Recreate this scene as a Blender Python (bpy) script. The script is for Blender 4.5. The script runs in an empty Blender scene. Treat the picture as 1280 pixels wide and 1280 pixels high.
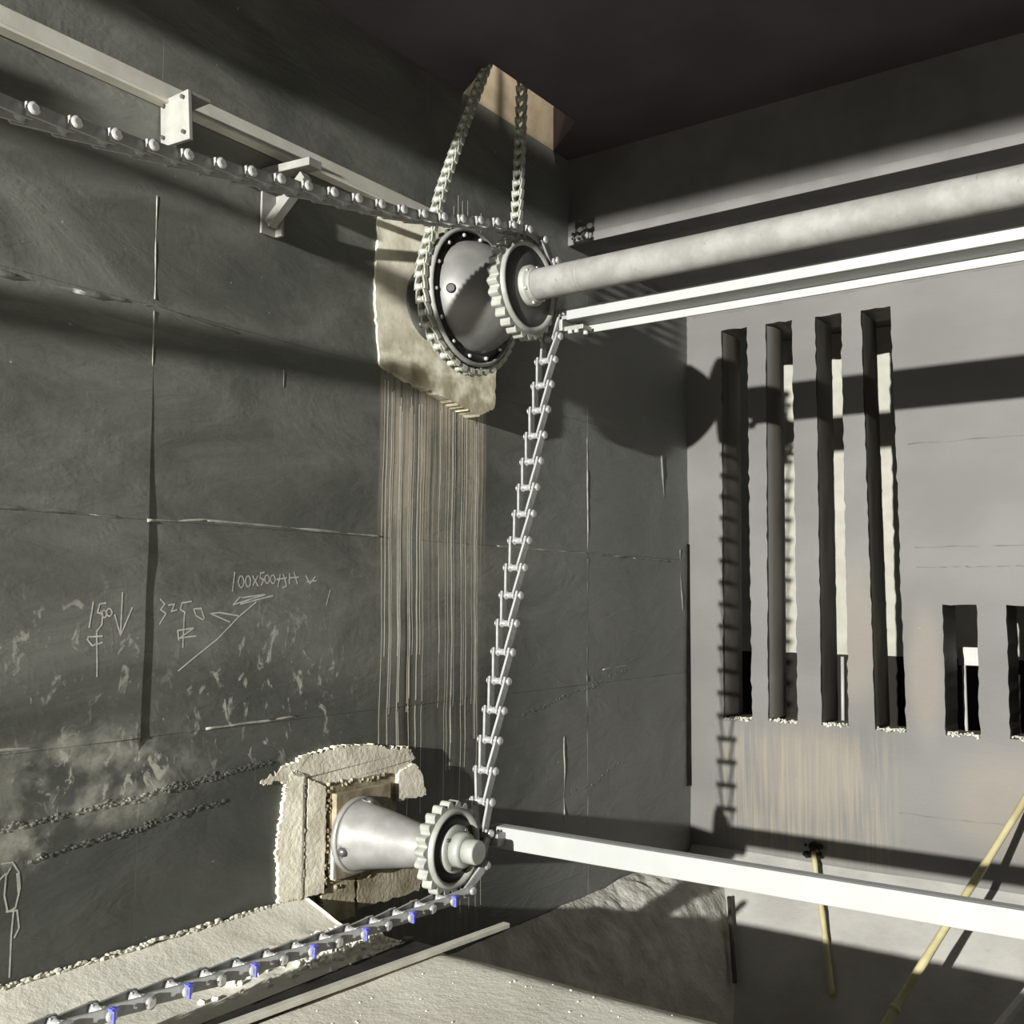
import bpy, bmesh, math, random
from mathutils import Vector, Matrix, noise

random.seed(7)
SC = bpy.context.scene
COL = SC.collection
PI = math.pi

# ---------------------------------------------------------------- camera
cam_d = bpy.data.cameras.new('camera')
cam = bpy.data.objects.new('camera', cam_d)
COL.objects.link(cam)
cam_d.sensor_width = 36.0
cam_d.lens = 36.0 * 1311.54 / 1280.0
cam_d.clip_start = 0.05
cam_d.clip_end = 200
CAMLOC = Vector((3.738, -7.7, 1.5))
yaw, pitch, roll = math.radians(35.494), math.radians(4.763), math.radians(0.288)
fwd = Vector((-math.sin(yaw) * math.cos(pitch), math.cos(yaw) * math.cos(pitch), math.sin(pitch)))
r0 = Vector((math.cos(yaw), math.sin(yaw), 0))
u0 = r0.cross(fwd)
rt = r0 * math.cos(roll) + u0 * math.sin(roll)
up = u0 * math.cos(roll) - r0 * math.sin(roll)
M = Matrix((rt, up, -fwd)).transposed().to_4x4()
M.translation = CAMLOC
cam.matrix_world = M
SC.camera = cam

# ---------------------------------------------------------------- world and light
W = bpy.data.worlds.new('world')
SC.world = W
W.use_nodes = True
bg = W.node_tree.nodes['Background']
bg.inputs[0].default_value = (0.93, 0.97, 1.0, 1)
bg.inputs[1].default_value = 0.075

def lamp(name, kind, loc, power, color, size):
    d = bpy.data.lights.new(name, kind)
    o = bpy.data.objects.new(name, d)
    COL.objects.link(o)
    o.location = loc
    d.energy = power
    d.color = color
    if kind == 'AREA':
        d.size = size
    else:
        d.shadow_soft_size = size
    return o

# the work floodlight far back in the tank
flood = lamp('floodlight', 'POINT', (2.33, -20.0, 3.45), 29000, (1.0, 0.986, 0.945), 0.10)
# lamp of the drive room above the opening in the ceiling
upper = lamp('drive_room_lamp', 'POINT', (1.2, -3.3, 5.6), 115, (1.0, 0.93, 0.8), 0.15)

vs = SC.view_settings
vs.view_transform = 'Standard'
vs.look = 'None'
vs.gamma = 1.0
vs.use_curve_mapping = False
vs.exposure = 0.0
SC.cycles.max_bounces = 8
SC.cycles.diffuse_bounces = 4
SC.cycles.use_denoising = True

# ---------------------------------------------------------------- node helpers
class NT:
    def __init__(s, name):
        s.m = bpy.data.materials.new(name)
        s.m.use_nodes = True
        s.t = s.m.node_tree
        s.b = s.t.nodes['Principled BSDF']
        s._pos = None
    def n(s, typ, **kw):
        nd = s.t.nodes.new(typ)
        for k, v in kw.items():
            setattr(nd, k, v)
        return nd
    def put(s, sock, v):
        if hasattr(v, 'is_linked'):
            s.t.links.new(v, sock)
        elif isinstance(v, (tuple, list)) and len(v) == 3 and sock.type == 'RGBA':
            sock.default_value = (*v, 1)
        else:
            sock.default_value = v
    def pos(s):
        if s._pos is None:
            s._pos = s.n('ShaderNodeNewGeometry').outputs['Position']
        return s._pos
    def obj(s):
        return s.n('ShaderNodeTexCoord').outputs['Object']
    def map(s, vec, scale=(1, 1, 1), loc=(0, 0, 0)):
        nd = s.n('ShaderNodeMapping')
        s.put(nd.inputs['Vector'], vec)
        nd.inputs['Scale'].default_value = scale
        nd.inputs['Location'].default_value = loc
        return nd.outputs[0]
    def noise(s, scale, detail=3, vec=None, rough=0.55, dist=0.0):
        nd = s.n('ShaderNodeTexNoise')
        s.put(nd.inputs['Vector'], vec if vec is not None else s.pos())
        nd.inputs['Scale'].default_value = scale
        nd.inputs['Detail'].default_value = detail
        nd.inputs['Roughness'].default_value = rough
        nd.inputs['Distortion'].default_value = dist
        return nd.outputs['Fac']
    def vor(s, scale, vec=None, feature='F1'):
        nd = s.n('ShaderNodeTexVoronoi', feature=feature)
        s.put(nd.inputs['Vector'], vec if vec is not None else s.pos())
        nd.inputs['Scale'].default_value = scale
        return nd.outputs['Distance']
    def math(s, op, a, b=0.0, clamp=False):
        nd = s.n('ShaderNodeMath', operation=op)
        nd.use_clamp = clamp
        s.put(nd.inputs[0], a)
        s.put(nd.inputs[1], b)
        return nd.outputs[0]
    def step(s, v, a, b, lo=0.0, hi=1.0):
        nd = s.n('ShaderNodeMapRange', interpolation_type='SMOOTHSTEP')
        s.put(nd.inputs['Value'], v)
        nd.inputs['From Min'].default_value = a
        nd.inputs['From Max'].default_value = b
        nd.inputs['To Min'].default_value = lo
        nd.inputs['To Max'].default_value = hi
        return nd.outputs[0]
    def axis(s, i):
        nd = s.n('ShaderNodeSeparateXYZ')
        s.put(nd.inputs[0], s.pos())
        return nd.outputs[i]
    def band(s, v, a, b, soft):
        return s.math('MULTIPLY', s.step(v, a - soft, a + soft), s.step(v, b - soft, b + soft, 1.0, 0.0))
    def blob(s, p, r, scale=(1, 1, 1)):
        nd = s.n('ShaderNodeVectorMath', operation='SUBTRACT')
        s.put(nd.inputs[0], s.pos())
        nd.inputs[1].default_value = p
        n2 = s.n('ShaderNodeVectorMath', operation='MULTIPLY')
        s.put(n2.inputs[0], nd.outputs[0])
        n2.inputs[1].default_value = scale
        n3 = s.n('ShaderNodeVectorMath', operation='LENGTH')
        s.put(n3.inputs[0], n2.outputs[0])
        return s.step(n3.outputs['Value'], r * 0.35, r, 1.0, 0.0)
    def mix(s, fac, a, b):
        nd = s.n('ShaderNodeMix', data_type='RGBA')
        s.put(nd.inputs[0], fac)
        s.put(nd.inputs[6], a)
        s.put(nd.inputs[7], b)
        return nd.outputs[2]
    def mul(s, *a):
        r = a[0]
        for x in a[1:]:
            r = s.math('MULTIPLY', r, x)
        return r
    def add(s, *a):
        r = a[0]
        for x in a[1:]:
            r = s.math('ADD', r, x)
        return r
    def done(s, col, rough=0.7, metal=0.0, bump=None, bstr=0.3, bdist=0.01, spec=0.5):
        s.put(s.b.inputs['Base Color'], col)
        s.put(s.b.inputs['Roughness'], rough)
        s.put(s.b.inputs['Metallic'], metal)
        s.b.inputs['Specular IOR Level'].default_value = spec
        if bump is not None:
            bn = s.n('ShaderNodeBump')
            bn.inputs['Strength'].default_value = bstr
            bn.inputs['Distance'].default_value = bdist
            s.put(bn.inputs['Height'], bump)
            s.t.links.new(bn.outputs[0], s.b.inputs['Normal'])
        return s.m

def simple(name, c1, c2, scale=8, rough=0.6, metal=0.0, bstr=0.15, bdist=0.004, spec=0.5, local=False, detail=4):
    t = NT(name)
    v = t.obj() if local else t.pos()
    f = t.noise(scale, detail, v)
    f2 = t.noise(scale * 6, 3, v)
    c = t.mix(t.step(f, 0.32, 0.68), c1, c2)
    return t.done(c, rough, metal, f2, bstr, bdist, spec)

MT = {}
# --- dark coated concrete of the left wall, with drips, scuffs and stains
t = NT('left_wall_coating')
y, z = t.axis(1), t.axis(2)
wav = t.noise(1.1, 5, t.map(t.pos(), (1, 0.9, 2.2)), 0.6, 0.6)
c = t.mix(t.step(wav, 0.3, 0.72), (0.092, 0.096, 0.084), (0.195, 0.20, 0.176))
blot = t.noise(0.55, 3, t.map(t.pos(), (1, 1, 1), (3, 1, 7)))
c = t.mix(t.mul(t.step(blot, 0.45, 0.7), 0.5), c, (0.095, 0.097, 0.088))
# lower part mixed towards a darker tone
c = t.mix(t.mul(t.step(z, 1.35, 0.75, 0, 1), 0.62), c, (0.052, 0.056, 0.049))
fl = t.noise(10.5, 6, t.map(t.pos(), (1, 1.25, 0.75)), 0.66, 1.0)
fleck = t.step(fl, 0.555, 0.66)
reg = t.math('MAXIMUM', t.blob((0, -4.35, 1.08), 0.75, (1, 1.0, 1.5)), t.blob((0, -5.25, 0.8), 0.5, (1, 0.9, 1.7)))
reg = t.math('MAXIMUM', reg, t.mul(t.blob((0, -5.35, 1.28), 0.5, (1, 1, 1.4)), 0.7))
c = t.mix(t.mul(fleck, reg, 0.85), c, (0.50, 0.50, 0.43))
cl = t.step(t.noise(4.5, 4, t.map(t.pos(), (1, 1, 1.2), (5, 2, 1))), 0.38, 0.66)
c = t.mix(t.mul(cl, t.math('MAXIMUM', t.blob((0, -5.2, 0.80), 0.55, (1, 0.9, 2.0)), t.blob((0, -5.52, 0.6), 0.3, (1, 1, 1.5))), 0.8), c, (0.46, 0.46, 0.39))
# lighter, greyer tone towards the corner
c = t.mix(t.mul(t.step(y, -2.75, -1.7), 0.75), c, t.mix(blot, (0.185, 0.19, 0.18), (0.29, 0.295, 0.28)))
# pinholes and chips
pin = t.step(t.noise(34, 2, t.map(t.pos(), (1, 1, 0.75), (9, 4, 2))), 0.74, 0.80)
c = t.mix(t.mul(pin, 0.75), c, (0.42, 0.42, 0.36))
# run-down zone under the bare concrete patch
zone = t.mul(t.band(y, -3.64, -2.74, 0.03), t.step(z, 1.0, 2.45, 0.10, 1.0), t.step(z, 2.6, 2.75, 1.0, 0.0))
stk = t.noise(1.0, 4, t.map(t.pos(), (1, 30, 0.35)), 0.65)
zone = t.mul(zone, t.step(t.noise(3.2, 4, t.map(t.pos(), (1, 1.6, 0.8), (4, 4, 4))), 0.30, 0.62, 0.35, 1.0))
c = t.mix(t.mul(zone, t.step(stk, 0.36, 0.60), 0.9), c, (0.62, 0.55, 0.42))
dark_band = t.mul(t.band(y, -3.44, -3.38, 0.02), t.band(z, 0.7, 1.6, 0.1))
c = t.mix(t.mul(dark_band, 0.8), c, (0.035, 0.028, 0.02))  # narrow upright band mixed nearly black
bm = t.add(t.mul(wav, 2.0), t.mul(t.noise(1.0, 4, t.map(t.pos(), (1, 3, 12)), 0.6, 1.0), 0.8), t.mul(fl, 0.16), t.mul(t.noise(60, 3), 0.08))
MT['coat'] = t.done(c, t.step(blot, 0.3, 0.7, 0.45, 0.65), 0, bm, 0.30, 0.02, 0.4)

# --- slotted baffle wall
t = NT('slot_wall_coating')
x, z = t.axis(0), t.axis(2)
c = t.mix(t.step(t.noise(0.9, 4, t.map(t.pos(), (1, 1, 1.6)), 0.5), 0.35, 0.7), (0.142, 0.139, 0.131), (0.178, 0.175, 0.163))
sv = t.noise(1.0, 4, t.map(t.pos(), (30, 1, 1.2)), 0.6, 0.3)
tz = t.mul(t.band(z, -0.35, 0.5, 0.16), t.band(x, 0.25, 1.55, 0.15))
c = t.mix(t.mul(tz, t.step(sv, 0.40, 0.66), 0.5), c, (0.31, 0.27, 0.195))
tb = t.math('MAXIMUM', t.blob((0.95, 0, 0.25), 0.55, (1, 1, 1.2)), t.blob((2.3, 0, 0.15), 0.5, (1, 1, 1.0)))
tb = t.math('MAXIMUM', tb, t.blob((1.32, 0, 1.25), 0.55, (2.2, 0.4, 0.8)))
tb = t.math('MAXIMUM', tb, t.blob((1.8, 0, 1.0), 0.5, (3.0, 0.4, 0.8)))
c = t.mix(t.mul(tb, 0.34), c, (0.31, 0.265, 0.20))
ch = t.step(t.noise(18, 5, t.map(t.pos(), (1, 1, 1.5), (2, 2, 2)), 0.7), 0.66, 0.72)
c = t.mix(t.mul(ch, t.math('MAXIMUM', tz, t.mul(tb, 0.5)), 0.7), c, (0.5, 0.46, 0.38))
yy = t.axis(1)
c = t.mix(t.mul(t.step(yy, 0.03, 0.08), 0.55), c, (0.11, 0.095, 0.065))   # darker brown inside the slots
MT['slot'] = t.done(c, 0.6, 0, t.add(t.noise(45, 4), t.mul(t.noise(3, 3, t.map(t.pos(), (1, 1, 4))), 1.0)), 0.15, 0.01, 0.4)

# --- floor
t = NT('floor_concrete')
c = t.mix(t.step(t.noise(1.6, 5), 0.3, 0.7), (0.58, 0.555, 0.47), (0.72, 0.70, 0.61))
c = t.mix(t.mul(t.step(t.noise(28, 5, None, 0.7), 0.55, 0.75), 0.35), c, (0.34, 0.32, 0.26))
MT['floor'] = t.done(c, 0.9, 0, t.add(t.noise(22, 5, None, 0.65), t.mul(t.noise(90, 3), 0.3)), 0.28, 0.015, 0.2)
t = NT('hopper_concrete')
c = t.mix(t.step(t.noise(2.2, 5), 0.3, 0.7), (0.34, 0.33, 0.305), (0.44, 0.43, 0.395))
MT['hopper'] = t.done(c, 0.85, 0, t.noise(14, 5), 0.3, 0.02, 0.2)
MT['sediment'] = simple('dry_sediment', (0.40, 0.385, 0.34), (0.56, 0.545, 0.49), 5, 0.95, bstr=0.6, bdist=0.02, spec=0.1)
MT['ceiling'] = simple('dark_ceiling', (0.085, 0.072, 0.082), (0.105, 0.090, 0.102), 1.5, 0.9, spec=0.1)
MT['slab'] = simple('walkway_concrete', (0.10, 0.097, 0.092), (0.135, 0.13, 0.124), 3, 0.8, bstr=0.3)
MT['tan'] = simple('bare_concrete', (0.55, 0.51, 0.40), (0.80, 0.76, 0.63), 7, 0.9, bstr=0.35, bdist=0.012)
t = NT('patch_concrete')
z = t.axis(2)
pf = t.noise(5, 5)
c = t.mix(t.step(pf, 0.3, 0.7), (0.62, 0.58, 0.45), (0.86, 0.82, 0.68))
c = t.mix(t.mul(t.step(z, 3.1, 2.75), t.step(t.noise(7, 4), 0.3, 0.6), 0.85), c, (0.25, 0.215, 0.13))
MT['patch'] = t.done(c, 0.9, 0, t.noise(14, 4), 0.22, 0.015, 0.2)
t = NT('opening_concrete')
c = t.mix(t.step(t.noise(6, 5), 0.3, 0.7), (0.40, 0.33, 0.24), (0.54, 0.46, 0.35))
MT['opening'] = t.done(c, 0.9, 0, t.noise(20, 4), 0.4, 0.01, 0.2)
t = NT('far_wall_paint')
z = t.axis(2)
c = t.mix(t.step(t.noise(7, 4), 0.3, 0.7), (0.43, 0.42, 0.355), (0.50, 0.49, 0.425))
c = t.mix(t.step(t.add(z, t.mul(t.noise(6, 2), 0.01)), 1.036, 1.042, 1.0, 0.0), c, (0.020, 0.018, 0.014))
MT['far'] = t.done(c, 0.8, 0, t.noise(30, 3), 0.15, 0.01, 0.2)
MT['white'] = simple('white_fibreglass', (0.315, 0.325, 0.31), (0.345, 0.355, 0.34), 4, 0.5, bstr=0.03)
t = NT('galvanised_shaft')
c = t.mix(t.step(t.noise(7, 5, None, 0.65), 0.35, 0.7), (0.20, 0.197, 0.18), (0.275, 0.272, 0.255))
c = t.mix(t.mul(t.step(t.noise(16, 5, t.map(t.pos(), (2.0, 1, 1))), 0.64, 0.72), 0.5), c, (0.13, 0.12, 0.10))
MT['shaft'] = t.done(c, 0.7, 0.0, t.noise(40, 4), 0.1, 0.004, 0.3)
MT['rail'] = simple('pale_fibreglass', (0.60, 0.585, 0.51), (0.70, 0.69, 0.62), 5, 0.6, bstr=0.1)
MT['bracket'] = simple('white_bracket_fibreglass', (0.22, 0.22, 0.20), (0.29, 0.287, 0.262), 9, 0.55, bstr=0.1)
MT['edge'] = simple('grey_edge_angle', (0.13, 0.127, 0.12), (0.165, 0.16, 0.152), 4, 0.7)
MT['cone'] = simple('cast_grey_metal', (0.25, 0.25, 0.235), (0.33, 0.33, 0.31), 8, 0.42, 0.25, 0.1)
MT['rim'] = simple('sprocket_plastic', (0.25, 0.255, 0.225), (0.34, 0.345, 0.31), 10, 0.45, bstr=0.08)
MT['dark_face'] = simple('dark_sprocket_face', (0.055, 0.056, 0.05), (0.085, 0.086, 0.078), 8, 0.5)
MT['black_face'] = simple('black_grease', (0.012, 0.012, 0.011), (0.028, 0.028, 0.025), 8, 0.45)
MT['hubcap'] = simple('hub_grey', (0.27, 0.28, 0.25), (0.34, 0.35, 0.315), 12, 0.4)
t = NT('polished_cover')
c = t.mix(t.step(t.noise(5, 3, None, 0.5), 0.35, 0.7), (0.17, 0.17, 0.16), (0.25, 0.25, 0.235))
MT['dome'] = t.done(c, 0.46, 0.3, t.noise(5, 2), 0.12, 0.02, 0.5)
MT['chain'] = simple('chain_plastic', (0.25, 0.255, 0.245), (0.33, 0.335, 0.325), 30, 0.4, bstr=0.05, local=True)
MT['pin'] = simple('pin_steel', (0.50, 0.50, 0.48), (0.60, 0.60, 0.58), 30, 0.3, 0.5, local=True)
MT['steel'] = simple('drive_chain_steel', (0.36, 0.37, 0.31), (0.48, 0.49, 0.42), 40, 0.4, 0.25, local=True)
MT['blue'] = simple('blue_clip', (0.10, 0.11, 0.55), (0.13, 0.14, 0.62), 30, 0.4, local=True)
MT['bolt'] = simple('bolt_steel', (0.55, 0.55, 0.52), (0.66, 0.66, 0.62), 30, 0.3, 0.4)
MT['dark_bolt'] = simple('dark_bolt_steel', (0.10, 0.098, 0.09), (0.15, 0.147, 0.138), 30, 0.35, 0.5)
MT['wood'] = simple('yellow_bamboo', (0.42, 0.37, 0.19), (0.56, 0.51, 0.29), 6, 0.6)
MT['batten'] = simple('pale_batten', (0.50, 0.48, 0.40), (0.62, 0.60, 0.52), 9, 0.7)
MT['shade_dirt_seam'] = simple('dark_strip', (0.022, 0.021, 0.018), (0.038, 0.036, 0.031), 9, 0.9, spec=0.1)  # near-black for the painted floor shadow, corner seam and dirt clod
MT['brown'] = simple('brown_grout', (0.22, 0.19, 0.115), (0.42, 0.385, 0.27), 9, 0.9, bstr=0.35, bdist=0.012)
MT['rust'] = simple('rusty_steel', (0.20, 0.165, 0.10), (0.40, 0.345, 0.23), 11, 0.7, bstr=0.4)
MT['chalk'] = simple('chalk', (0.42, 0.42, 0.38), (0.58, 0.58, 0.53), 30, 0.95, spec=0.1)
MT['drip'] = simple('pale_drips', (0.72, 0.69, 0.58), (0.85, 0.82, 0.72), 12, 0.6)
MT['crumb'] = simple('mortar_crumbs', (0.52, 0.50, 0.42), (0.70, 0.68, 0.59), 12, 0.9)
MT['post'] = simple('dark_steel_post', (0.06, 0.055, 0.045), (0.10, 0.09, 0.075), 9, 0.6)
MT['paint'] = simple('white_paint', (0.46, 0.46, 0.43), (0.52, 0.52, 0.49), 9, 0.5)

# ---------------------------------------------------------------- mesh helpers
class MB:
    def __init__(s):
        s.v, s.f, s.mi, s.sm = [], [], [], []
    def face(s, idx, mi=0, smooth=False):
        s.f.append(idx); s.mi.append(mi); s.sm.append(smooth)
    def hexa(s, p, mi=0):
        """eight corners: bottom ring 0-3, top ring 4-7"""
        b = len(s.v)
        s.v += [tuple(q) for q in p]
        for q in ((0, 3, 2, 1), (4, 5, 6, 7), (0, 1, 5, 4), (1, 2, 6, 5), (2, 3, 7, 6), (3, 0, 4, 7)):
            s.face([b + i for i in q], mi)
        return s
    def box(s, x0, x1, y0, y1, z0, z1, mi=0):
        return s.hexa([(x0, y0, z0), (x1, y0, z0), (x1, y1, z0), (x0, y1, z0),
                       (x0, y0, z1), (x1, y0, z1), (x1, y1, z1), (x0, y1, z1)], mi)
    def beam(s, a, b, w, h, upv=(0, 0, 1), mi=0):
        """square bar from a to b: w across, h along upv"""
        a, b = Vector(a), Vector(b)
        d = (b - a).normalized()
        sd = d.cross(Vector(upv)).normalized()
        u = sd.cross(d).normalized()
        p = []
        for hh in (-h / 2, h / 2):
            for q, ww in ((a, -w / 2), (a, w / 2), (b, w / 2), (b, -w / 2)):
                p.append(q + sd * ww + u * hh)
        return s.hexa(p, mi)
    def ring(s, c, ax, r, n, ph=0.0):
        ax = Vector(ax).normalized()
        t = Vector((0, 0, 1)) if abs(ax.z) < 0.9 else Vector((1, 0, 0))
        e1 = ax.cross(t).normalized()
        e2 = ax.cross(e1).normalized()
        b = len(s.v)
        for i in range(n):
            a = 2 * PI * i / n + ph
            rr = r[i % len(r)] if isinstance(r, (list, tuple)) else r
            s.v.append(tuple(Vector(c) + (e1 * math.cos(a) + e2 * math.sin(a)) * rr))
        return b
    def lathe(s, c, ax, prof, n=32, mi=0, smooth=True, cap0=True, cap1=True):
        """prof: (distance along ax, radius) list"""
        ax = Vector(ax).normalized()
        rs = [s.ring(Vector(c) + ax * d, ax, r, n) for d, r in prof]
        for k in range(len(rs) - 1):
            for i in range(n):
                j = (i + 1) % n
                s.face([rs[k] + i, rs[k + 1] + i, rs[k + 1] + j, rs[k] + j], mi, smooth)
        if cap0: s.face([rs[0] + i for i in range(n)], mi)
        if cap1: s.face([rs[-1] + i for i in range(n)][::-1], mi)
        return s
    def cyl(s, a, b, r, n=12, mi=0, r2=None, smooth=True):
        a, b = Vector(a), Vector(b)
        return s.lathe(a, b - a, [(0, r), ((b - a).length, r if r2 is None else r2)], n, mi, smooth)
    def tube(s, pts, r, n=6, mi=0):
        rs = []
        for i, p in enumerate(pts):
            a = Vector(pts[max(i - 1, 0)]); b = Vector(pts[min(i + 1, len(pts) - 1)])
            rr = r[i] if isinstance(r, list) else r
            rs.append(s.ring(p, b - a, rr, n))
        for k in range(len(rs) - 1):
            for i in range(n):
                j = (i + 1) % n
                s.face([rs[k] + i, rs[k + 1] + i, rs[k + 1] + j, rs[k] + j], mi, True)
        s.face([rs[0] + i for i in range(n)], mi); s.face([rs[-1] + i for i in range(n)][::-1], mi)
        return s
    def prism(s, poly, off, mi=0):
        """poly: 3-D outline, off: extrusion vector"""
        b = len(s.v); n = len(poly); off = Vector(off)
        s.v += [tuple(p) for p in poly] + [tuple(Vector(p) + off) for p in poly]
        s.face([b + i for i in range(n)][::-1], mi); s.face([b + n + i for i in range(n)], mi)
        for i in range(n):
            j = (i + 1) % n
            s.face([b + i, b + j, b + n + j, b + n + i], mi)
        return s
    def lump(s, c, r, seed, mi=0, squash=(1, 1, 1)):
        b = len(s.v)
        rg = random.Random(seed)
        g = (1 + 5 ** .5) / 2
        base = [(-1, g, 0), (1, g, 0), (-1, -g, 0), (1, -g, 0), (0, -1, g), (0, 1, g), (0, -1, -g), (0, 1, -g), (g, 0, -1), (g, 0, 1), (-g, 0, -1), (-g, 0, 1)]
        for q in base:
            k = r / 1.9 * rg.uniform(0.7, 1.2)
            s.v.append((c[0] + q[0] * k * squash[0], c[1] + q[1] * k * squash[1], c[2] + q[2] * k * squash[2]))
        for q in ((0, 11, 5), (0, 5, 1), (0, 1, 7), (0, 7, 10), (0, 10, 11), (1, 5, 9), (5, 11, 4), (11, 10, 2), (10, 7, 6), (7, 1, 8),
                  (3, 9, 4), (3, 4, 2), (3, 2, 6), (3, 6, 8), (3, 8, 9), (4, 9, 5), (2, 4, 11), (6, 2, 10), (8, 6, 7), (9, 8, 1)):
            s.face([b + i for i in q], mi)
        return s
    def grid(s, fn, nu, nv, mi=0, smooth=True):
        b = len(s.v)
        for i in range(nu + 1):
            for j in range(nv + 1):
                s.v.append(tuple(fn(i / nu, j / nv)))
        for i in range(nu):
            for j in range(nv):
                k = b + i * (nv + 1) + j
                s.face([k, k + nv + 1, k + nv + 2, k + 1], mi, smooth)
        return s
    def mesh(s, name, mats, recalc=True):
        me = bpy.data.meshes.new(name)
        me.from_pydata(s.v, [], s.f)
        me.polygons.foreach_set('material_index', s.mi)
        me.polygons.foreach_set('use_smooth', s.sm)
        for m in (mats if isinstance(mats, (list, tuple)) else [mats]):
            me.materials.append(m)
        if recalc:
            bm = bmesh.new(); bm.from_mesh(me)
            bmesh.ops.recalc_face_normals(bm, faces=bm.faces)
            bm.to_mesh(me); bm.free()
        me.update()
        return me
    def build(s, name, mats, parent=None, bevel=0.0, recalc=True):
        o = bpy.data.objects.new(name, s.mesh(name, mats, recalc))
        COL.objects.link(o)
        if parent: place(o, parent)
        if bevel:
            bv = o.modifiers.new('bevel', 'BEVEL')
            bv.width = bevel; bv.segments = 2; bv.limit_method = 'ANGLE'; bv.angle_limit = math.radians(50)
        return o

def place(o, parent):
    """child keeps the world coordinates its mesh was made in"""
    o.parent = parent
    o.matrix_parent_inverse = parent.matrix_basis.inverted()

def tag(o, label=None, cat=None, group=None, kind=None):
    if label: o['label'] = label
    if cat: o['category'] = cat
    if group: o['group'] = group
    if kind: o['kind'] = kind
    return o

def thing(name, label, cat, loc=(0, 0, 0), group=None):
    o = bpy.data.objects.new(name, None)
    COL.objects.link(o)
    o.location = loc
    o.empty_display_size = 0.1
    return tag(o, label, cat, group)

def nz(x, y, z=0.0):
    return noise.noise(Vector((x, y, z)))

# ================================================================ SETTING
# ---- left wall: backing slab, then one proud piece for every formwork board panel
wl = MB().box(-0.35, -0.03, -12, 0.41, -2.0, 4.5).build('wall_left', MT['coat'])
tag(wl, 'dark coated concrete wall on the left with board marks and drips', kind='structure')
YE = [-12.0, -9.0, -6.9, -5.05, -3.3, -1.56, 0.0]
ZE = [-1.95, -0.3, 0.93, 1.82, 2.72, 3.62, 4.5]
def wall_relief(y, z):
    d = 0.012 * nz(y * 0.55, z * 1.3, 3.1) + 0.0045 * nz(y * 1.2, z * 4.2, 7.7) + 0.0012 * nz(y * 5, z * 12, 1.2)
    if 0.15 < z < 0.93:                       # lumpy lower lift
        d += 0.006 * nz(y * 3.0, z * 5.0, 9.0)
    e = (z - (0.675 + 0.03 * math.sin(y * 2.4) + 0.03 * nz(y * 3, 2.0))) / 0.05
    if -5.7 < y < -4.3:
        d += 0.012 * math.exp(-e * e)         # swelling along the rough pour line
    if y < -5.05 and 0.92 < z < 2.45:         # the left panel stands proud of its neighbour
        d += 0.0095 * min(1.0, max(0.0, (2.45 - z) / 0.8)) * (0.85 + 0.3 * nz(z * 4, 5.5))
    return d
for ci in range(len(YE) - 1):
    for ri in range(len(ZE) - 1):
        y0, y1, z0, z1 = YE[ci], YE[ci + 1], ZE[ri], ZE[ri + 1]
        g = 0.0006
        y0 += g; y1 -= g; z0 += g; z1 -= g
        off = 0.0012 * nz(ci * 3.3, ri * 5.1)
        near = ci in (2, 3, 4)
        nu, nv = (36, 22) if near else (14, 8)
        m = MB().grid(lambda u, v: (wall_relief(y0 + (y1 - y0) * u, z0 + (z1 - z0) * v) + off - 0.004,
                                    y0 + (y1 - y0) * u, z0 + (z1 - z0) * v), nu, nv)
        ed = ([i * (nv + 1) for i in range(nu + 1)] + [nu * (nv + 1) + j for j in range(1, nv + 1)] +
              [i * (nv + 1) + nv for i in range(nu - 1, -1, -1)] + [j for j in range(nv - 1, 0, -1)])
        b = len(m.v); L_ = len(ed)
        for k in ed: m.v.append(m.v[k])
        for k in ed: m.v.append((-0.04, m.v[k][1], m.v[k][2]))
        for k in range(L_):
            q = (k + 1) % L_
            m.face([b + k, b + q, b + L_ + q, b + L_ + k])
        m.build('form_panel', MT['coat'], wl)

def surf(y, z):
    """x of the built (meshed) panel surface at y, z"""
    ci = max(i for i in range(len(YE) - 1) if YE[i] <= y + 1e-9) if y < 0 else len(YE) - 2
    ri = max(i for i in range(len(ZE) - 1) if ZE[i] <= z)
    g = 0.0006
    y0, y1, z0, z1 = YE[ci] + g, YE[ci + 1] - g, ZE[ri] + g, ZE[ri + 1] - g
    nu, nv = (36, 22) if ci in (2, 3, 4) else (14, 8)
    u = min(max((y - y0) / (y1 - y0) * nu, 0), nu - 1e-6); v = min(max((z - z0) / (z1 - z0) * nv, 0), nv - 1e-6)
    iu, iv = int(u), int(v); fu, fv = u - iu, v - iv
    h = lambda a, b: wall_relief(y0 + (y1 - y0) * a / nu, z0 + (z1 - z0) * b / nv)
    off = 0.0012 * nz(ci * 3.3, ri * 5.1)
    return off - 0.004 + (h(iu, iv) * (1 - fu) + h(iu + 1, iv) * fu) * (1 - fv) + (h(iu, iv + 1) * (1 - fu) + h(iu + 1, iv + 1) * fu) * fv

def ragged0(pts, amp=0.006, n=9):
    out = []
    for a, b in zip(pts, pts[1:] + pts[:1]):
        for i in range(n):
            f = i / n; yy, zz = a[0] + (b[0] - a[0]) * f, a[1] + (b[1] - a[1]) * f
            out.append((yy + amp * nz(zz * 5, i * .9, yy), zz))
    return out

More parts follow.
